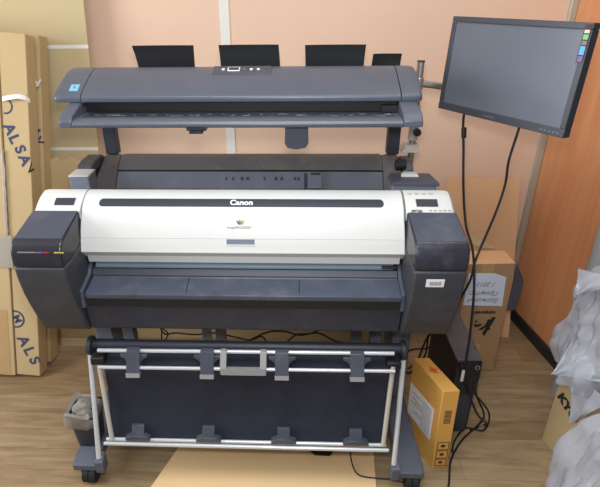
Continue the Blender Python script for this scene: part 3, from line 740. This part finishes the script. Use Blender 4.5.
# tan board under the basket
q = [at(180, 446, 'Z', 0), at(373, 449, 'Z', 0), at(376, 486, 'Z', 0), at(152, 486, 'Z', 0)]
q = [q[0]+(q[0]-q[3])*.25, q[1]+(q[1]-q[2])*.25, q[1]+(q[2]-q[1])*3, q[0]+(q[3]-q[0])*3]
fb = MB().poly([V((p.x, p.y, .0002)) for p in q], (0, 0, .0035)).build('flat_board', M['cardm'], None)
tag(fb, 'flat tan board lying on the floor under the catch basket', 'board')

# waste bin with bag
BN = thing('waste_bin', 'small dark waste bin with a thin crumpled bag standing on the left stand foot', 'bin', (-.583, .058, .106))
def rrect(cx, cy, z, w, d, r, n=5, k=1):
    out = []
    for sx_, sy_, a0 in ((1, 1, 0), (-1, 1, 90), (-1, -1, 180), (1, -1, 270)):
        for i in range(n+1):
            a = math.radians(a0+90*i/n)
            out.append(V((cx+sx_*(w-r)+r*math.cos(a), cy+sy_*(d-r)+r*math.sin(a), z)))
    return out
bx_, by_ = -.583, .058; BZ = .106
MB().loft([rrect(bx_, by_, BZ, .037, .04, .012), rrect(bx_, by_, BZ+.145, .047, .052, .015), rrect(bx_, by_, BZ+.15, .05, .055, .015), rrect(bx_, by_, BZ+.15, .046, .051, .013), rrect(bx_, by_, BZ+.14, .044, .049, .013), rrect(bx_, by_, BZ+.01, .035, .038, .011)]).build('bin_body', M['binp'], BN)
rings = []
for k, (z, s_, j) in enumerate(((.10, 1.04, .006), (.12, 1.1, .012), (.142, 1.16, .016), (.162, 1.1, .016), (.16, .95, .01), (.145, .8, .01), (.135, .55, .012))):
    r_ = []
    for i, p in enumerate(rrect(bx_-.009+.02*(z-.1), by_-.006, z+BZ, .046*s_, .05*s_, .016, 8)):
        nn = noise.noise(p*38+V((k*3.1, 0, 0)))
        r_.append(p+V((noise.noise(p*45), noise.noise(p*45+V((9, 0, 0))), noise.noise(p*30+V((0, 7, 0)))))*j*1.6+V((0, 0, nn*j)))
    rings.append(r_)
MB().loft(rings, caps=False).build('bin_bag', M['binbag'], BN, label='thin translucent bag over the rim')
bl = bmesh.new(); bmesh.ops.create_icosphere(bl, subdivisions=3, radius=.03)
for v in bl.verts: v.co = v.co*(1+.5*noise.noise(v.co*45))+V((bx_-.004, by_-.008, BZ+.153))
cr = MB(); cr.bm.free(); cr.bm = bl
cr.build('crumpled_waste', M['binbag'], BN)

# ------------------------------------------------------------------ right: yellow carton, computer, cartons, plastic
YL = thing('yellow_carton', 'flat yellow carton standing on edge between the stand foot and computer', 'box', (.70, .20, 0))
a = at(430, 468, 'Z', 0); b = at(446, 467, 'Z', 0); zy = .372
ex = V((.058, .004, 0)); a = V((a.x+.004, a.y, .0005))
bk_ = at(415, 358, 'Z', zy); dv = V((bk_.x-a.x, bk_.y-a.y, 0)); dv = dv.normalized()*min(dv.length, .30)
zv = V((-.006, .0, zy))
MB().frame(a, ex, dv, zv).build('carton_body', M['cardy'], YL, bevel=.003)
nx = V((dv.y, -dv.x, 0)).normalized(); nx = nx if nx.x < 0 else -nx
dn = dv.normalized(); fn = -V((ex.y*-1, ex.x, 0)).normalized()
fn = fn if fn.y < 0 else -fn
lb = MB().frame(a+dn*.03+zv*.30+nx*.0012, dn*.15, -nx*.0008, zv*.40).build('address_label', M['label'], YL, label='white printed label on the broad side')
for i in range(11):
    w = random.uniform(.05, .13)
    MB().frame(a+dn*.04+zv*(.33+.032*i)+nx*.0018, dn*w, -nx*.0008, zv*.008).build('label_line', M['inkg'], lb)
e = ex.normalized()
for zf, h, g in ((.60, .17, 'bar'), (.25, .105, 'box'), (.135, .105, 'box'), (.03, .095, 'box')):
    p = a+zv*zf+fn*.001
    if g == 'bar':
        for i in range(10): MB().frame(p+ex*.3+zv*(h*i/10), ex*.42, -fn*.0006, zv*.007).build('barcode_line', M['ink'], YL)
    else:
        mb = MB()
        for (u0, v0, u1, v1) in ((.16, 0, .9, .06), (.16, .94, .9, 1), (.16, 0, .2, 1), (.86, 0, .9, 1)): mb.frame(p+ex*u0+zv*h*v0, ex*(u1-u0), -fn*.0006, zv*h*(v1-v0))
        mb.build('handling_frame', M['ink'], YL)
        MB().frame(p+ex*.4+zv*h*.35, ex*.25, -fn*.0006, zv*h*.3).build('handling_mark', M['ink'], YL)
tp = a+zv+V((0, 0, .0006))
MB().poly([tp+ex*u+dv*v for u, v in ((.45, .52), (.75, .5), (.62, .58), (.9, .62), (.6, .66), (.5, .74), (.42, .62), (.2, .6))], (0, 0, .0006)).build('red_stamp', M['inkred'], YL)
text('TOP', .02, tp+ex*.55+dv*.35, dn, -e, M['inkg'], YL) if False else None

PC = thing('desktop_computer', 'slim dark desktop computer tower standing on the floor behind the yellow carton', 'computer', (.84, .37, 0))
f_a = at(452, 436, 'Z', 0); X0, X1, Y0, Y1, ZP = .762, .858, .215, .55, .362
MB().box((X0, Y0+.02, .006), (X1, Y1, ZP)).build('case', M['pc'], PC, bevel=.003)
MB().box((X0+.001, Y0, .2), (X1-.001, Y0+.0195, ZP-.001)).build('front_panel', M['pcf'], PC, bevel=.004, label='glossy black upper front panel')
MB().box((X0+.001, Y0+.003, .008), (X1-.012, Y0+.0195, .198)).build('lower_panel', M['pcl'], PC, bevel=.003, label='bluish lower front panel')
MB().box((X0+.004, Y0+.004, ZP+.0002), (X1-.004, Y1-.004, ZP+.002)).build('top_panel', M['pct'], PC)
pb = MB().cyl((X1-.017, Y0+.002, .335), (X1-.017, Y0-.003, .335), .0095, 20).build('power_button', M['steel'], PC)
MB().cyl((X1-.017, Y0-.0025, .335), (X1-.017, Y0-.0036, .335), .006, 16).build('button_centre', M['pcf'], pb)
MB().box((X0+.026, Y0-.0008, .268), (X0+.037, Y0+.002, .322)).build('white_label', M['label'], PC)
for i in range(2):
    MB().box((X1-.022, Y0-.0008, .225+.03*i), (X1-.012, Y0+.002, .24+.03*i)).build('front_port', M['black'], PC)
for x in (X0+.015, X1-.015):
    for y in (Y0+.04, Y1-.04): MB().cyl((x, y, .0003), (x, y, .007), .008, 12).build('rubber_foot', M['rub'], PC)

# reddish carton with upside down print
CT = thing('printed_carton', 'brown carton with upside-down black print and a taped handwritten note', 'box', (.98, .64, 0))
fr_ = V((1.088, .592, .0005)); wd = V((-1, -.06, 0)).normalized(); dd = V((-.03, 1, 0)).normalized()
hz = .566; wC = .198; dC = .115
MB().frame(fr_, wd*wC, dd*dC, (-.012, .0, hz)).build('carton_body', M['cardr'], CT, bevel=.003)
fo = V((wd.y, -wd.x, 0)); fo = fo if fo.y < 0 else -fo
MB().frame(fr_+V((0, 0, hz+.0005))+V((-.012, 0, 0)), wd*wC, dd*dC, (0, 0, .001)).build('top_flap', M['sheet'], CT, label='paler top flap')
def fc(px, py, off=.001):
    d = _f + _r*((px-CX)/FPX) + _u*((H/2-py)/FPX)
    return CAM + d*((fr_-CAM).dot(fo)/d.dot(fo)) + fo*off
q = [fc(469, 273), fc(495, 273.2), fc(506, 277), fc(502, 306), fc(463, 305)]
nt_ = MB().poly(q, fo*.0006).build('handwritten_note', M['paper'], CT, label='white sheet with blue-grey handwriting, upside down')
rw = (fc(500, 300)-fc(480, 300)).normalized()
for k_, (x, y, s_) in enumerate(((486, 284, '/ 2011'), (484, 293, 'Принтер'), (483, 300, 'Большой'))):
    text(s_, .03, fc(x, y, .0022), -rw, (0, 0, -1), M['inkg'], nt_, name='handwriting', shear=.35)
text('XEROX'.replace('XEROX', 'corporate'), .024, fc(484, 312.5), -rw, (0, 0, -1), M['ink'], CT, bold=.001)
lg = fc(484, 322, .001)
text('Ye', .075, fc(484, 324), -rw, (0, 0, -1), M['ink'], CT, name='logo', bold=.003, shear=.2)
MB().poly([fc(492, 317), fc(496, 317), fc(484, 336), fc(482, 333)], fo*.0006).build('logo_stroke', M['ink'], CT)
MB().frame(fr_+wd*.085+fo*.0012+V((-.012, 0, hz-.07)), wd*.05, -fo*.0008, (0, 0, .07)).build('closing_tape', M['wetape'], CT)
MB().frame(fr_+wd*.085+fo*.0012, wd*.05, -fo*.0008, (-.003, 0, .16)).build('closing_tape', M['wetape'], CT)
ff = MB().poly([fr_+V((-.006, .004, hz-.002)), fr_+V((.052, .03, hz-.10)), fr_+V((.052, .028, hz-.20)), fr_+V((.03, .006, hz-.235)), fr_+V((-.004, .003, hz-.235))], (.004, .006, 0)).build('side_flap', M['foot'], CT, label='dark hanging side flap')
sw = thing('cardboard_sheet', 'plain tan cardboard sheet leaning on the wall behind the printed carton', 'cardboard sheet', (1.03, .96, 0))
b0 = V((.83, .90, .001)); tr_ = at(520.5, 179.5, 'Y', 1.05); tl_ = at(447, 177.5, 'Y', 1.05)
br_ = at(514.5, 260, 'Y', .95); k_ = (tr_.z-br_.z)
brf = br_+(br_-tr_)*(br_.z/k_)
blf = V((brf.x-(tr_.x-tl_.x), brf.y, 0))
MB().poly([V((brf.x, brf.y, .001)), V((blf.x, blf.y, .001)), tl_, tr_], (0, .006, 0)).build('sheet_body', M['sheet'], sw)
q = [at(469, 236, 'Y', .86), at(476, 236.5, 'Y', .86), at(486, 243, 'Y', .86), at(496, 248.5, 'Y', .85), at(482, 248, 'Y', .83), at(472, 244, 'Y', .84)]
MB().poly(q, (0, .004, 0)).build('curled_flap', M['cardp'], CT, label='pale curled flap standing behind the top')

# plastic wrapped goods at the right edge
KB = thing('wrapped_carton', 'tan carton with black lettering half covered by milky plastic at the right edge', 'box', (1.29, -.02, 0))
kc = at(541, 440, 'Z', 0); kd = V((.10, -.30, 0)).normalized(); kx = V((.30, .10, 0)).normalized()
kc = V((kc.x, kc.y, .0005))
MB().frame(kc, kd*.19, kx*.36, (0, 0, .36)).build('carton_body', M['card'], KB, bevel=.003)
kn = V((kd.y, -kd.x, 0)); kn = kn if kn.x < 0 else -kn
def kf(px, py, off=.001):
    d = _f + _r*((px-CX)/FPX) + _u*((H/2-py)/FPX)
    return CAM + d*((kc-CAM).dot(kn)/d.dot(kn)) + kn*off
text('KYO', .05, kf(568, 408), (kd*.9-V((0, 0, .45))), (kd*.45+V((0, 0, .9))), M['ink'], KB, bold=.003)

def bundle(name, label, cx, cy, z0, z1, levels, seed, points, m, fold=.05, n=150, power=3, rough=.012):
    """plastic film draped over goods: rings with sharp folds, hem pulled out to points"""
    rings = []
    NL = 64
    for k in range(NL+1):
        t = k/NL
        i = min(int(t*(len(levels)-1)), len(levels)-2); u = t*(len(levels)-1)-i
        u = u*u*(3-2*u)
        ax = lerp(levels[i][0], levels[i+1][0], u); ay = lerp(levels[i][1], levels[i+1][1], u)
        ox = lerp(levels[i][2], levels[i+1][2], u); oy = lerp(levels[i][3], levels[i+1][3], u)
        z = lerp(z0, z1, t)
        r_ = []
        for j in range(n):
            th = 2*math.pi*j/n
            c, s_ = math.cos(th), math.sin(th)
            rr = (abs(c)**power+abs(s_)**power)**(-1/power)
            q = V((math.cos(th)*2.2, math.sin(th)*2.2, t*1.6+seed))
            d1 = noise.voronoi(V((q.x*.9, q.y*.9, q.z*1.1)))[0]; d2 = noise.voronoi(V((q.x*2.3+4, q.y*2.3, q.z*1.5)))[0]
            amp = fold*(1.5*(d1[1]-d1[0])-.35+.7*(d2[1]-d2[0]))
            p = V((cx+ox+c*rr*(ax+amp), cy+oy+s_*rr*(ay+amp), z))
            for (pth, pt, wth, wt, amt, dz) in points:
                dth = (th-pth+math.pi) % (2*math.pi)-math.pi
                g = max(0, 1-abs(dth)/wth)*max(0, 1-abs(t-pt)/wt)
                g = g**1.4
                p += V((c*amt*g, s_*amt*g, dz*g))
            p += V((noise.noise(p*22), noise.noise(p*22+V((3, 3, 3))), noise.noise(p*18+V((8, 0, 1)))))*rough
            p.z = max(p.z, z0-.2 if z0 > .1 else .002)
            r_.append(p)
        rings.append(r_)
    mb = MB(); mb.loft(rings)
    return mb
# upper bundle rests on the wrapped carton
R_ = math.radians
ub = thing('plastic_bundle', 'upper bundle of milky plastic sheeting on top of the wrapped carton', 'plastic bundle', (1.27, .13, .362))
bundle('b', '', 1.325, .145, .363, .80, [(.20, .135, 0, 0), (.21, .145, -.01, 0), (.20, .15, -.01, .0), (.19, .15, -.0, .01), (.17, .14, .01, .02), (.02, .02, .06, .04)], 2.3,
       [(R_(196), .02, .6, .35, .07, .02), (R_(185), .60, .5, .2, .035, -.03), (R_(188), .86, .6, .16, .05, -.01), (R_(230), .2, .5, .3, .03, .03)], M['film'], fold=.04, rough=.003).build('film_wrap', M['film'], ub)
# loose corners of film hanging from it
def flap(a, b, c, n=10, sag=.02, seed=0):
    a, b, c = V(a), V(b), V(c); g = []
    nn = (b-a).cross(c-a).normalized()
    for i in range(n+1):
        u = i/n; row = []
        for j in range(n+1):
            w = j/n; p = a.lerp(b, w).lerp(c.lerp(b, w*.18), u)
            row.append(p+nn*(noise.noise(p*14+V((seed, 0, 0)))*sag+.012*math.sin(w*9+seed)*u))
        g.append(row)
    return MB().sheet(g, .0012)
flap((1.13, .16, .55), (1.17, -.015, .47), (1.035, .10, .41), seed=1).build('film_corner', M['film'], ub)
flap((1.075, .17, .78), (1.16, .06, .80), (1.06, .13, .70), seed=6, sag=.03).build('film_corner', M['film'], ub)
flap((1.12, .12, .43), (1.17, -.02, .40), (1.118, .04, .245), seed=4).build('film_corner', M['film'], ub)
lb_ = thing('plastic_bundle', 'lower bundle of milky plastic sheeting standing on the floor in front', 'plastic bundle', (1.24, -.25, 0))
bundle('b', '', 1.285, -.245, .002, .66, [(.31, .19, 0, 0), (.32, .20, .0, 0), (.31, .19, .0, .0), (.28, .17, .01, .0), (.23, .14, .04, .0), (.02, .02, .11, .03)], 7.7, [(R_(190), .1, .6, .4, .03, 0)], M['film'], fold=.045, rough=.003).build('film_wrap', M['film'], lb_)
rl = thing('wrapped_roll', 'tall pale plastic-wrapped roll standing behind the bundles against the panel', 'roll', (1.355, .47, 0))
MB().tube([(1.355, .47, .001), (1.355, .47, .3), (1.355, .47, .6), (1.355, .47, .90), (1.355, .47, .935), (1.355, .47, .945)], [.058, .058, .058, .058, .05, .02], 24).build('film_sleeve', M['film'], rl)
MB().cyl((1.355, .47, .004), (1.355, .47, .92), .045, 20).build('roll_core', M['whiteb'], rl)

# ------------------------------------------------------------------ light
def area(name, loc, target, size, power, col=(1, 1, 1), sy=None):
    d = bpy.data.lights.new(name, 'AREA'); d.energy = power; d.size = size; d.color = col
    if sy: d.shape = 'RECTANGLE'; d.size_y = sy
    o = bpy.data.objects.new(name, d); COL.objects.link(o); o.location = loc
    o.rotation_euler = (V(target)-V(loc)).to_track_quat('-Z', 'Y').to_euler(); return o
area('camera_flash', CAM+_u*.11+_f*.03, CAM+_f*2+_u*.1-_r*.3, .09, 12.5, (1, .98, .97))
area('daylight_window', (-2.6, -.6, 1.7), (1.3, .4, .9), 1.4, 52, (.94, .97, 1), 1.3)
area('overhead_light', (.1, -.6, 2.66), (.1, -.6, 0), 1.3, 31, (.86, .94, 1), .8)
area('overhead_light', (.95, .45, 2.66), (.95, .6, 0), .5, 3, (1, .96, .92), .3)  # added fill to brighten the right wall, no such lamp known
wd_ = bpy.data.worlds.new('world'); SC.world = wd_; wd_.use_nodes = True
bg = wd_.node_tree.nodes['Background']; bg.inputs[0].default_value = (.90, .94, 1, 1); bg.inputs[1].default_value = .36
GR = {'power_cable': 'power cables behind the printer', 'floor_cable': 'cables lying on the floor', 'tall_carton': 'leaning cartons at the left', 'plastic_bundle': 'plastic sheeting bundles at the right', 'monitor_cable': 'cables hanging from the monitor'}
for o in SC.objects:
    if o.parent is None and o.name.split('.')[0] in GR: o['group'] = GR[o.name.split('.')[0]]
vs = SC.view_settings; vs.view_transform = 'Standard'; vs.look = 'None'; vs.gamma = 1; vs.exposure = 0; vs.use_curve_mapping = False
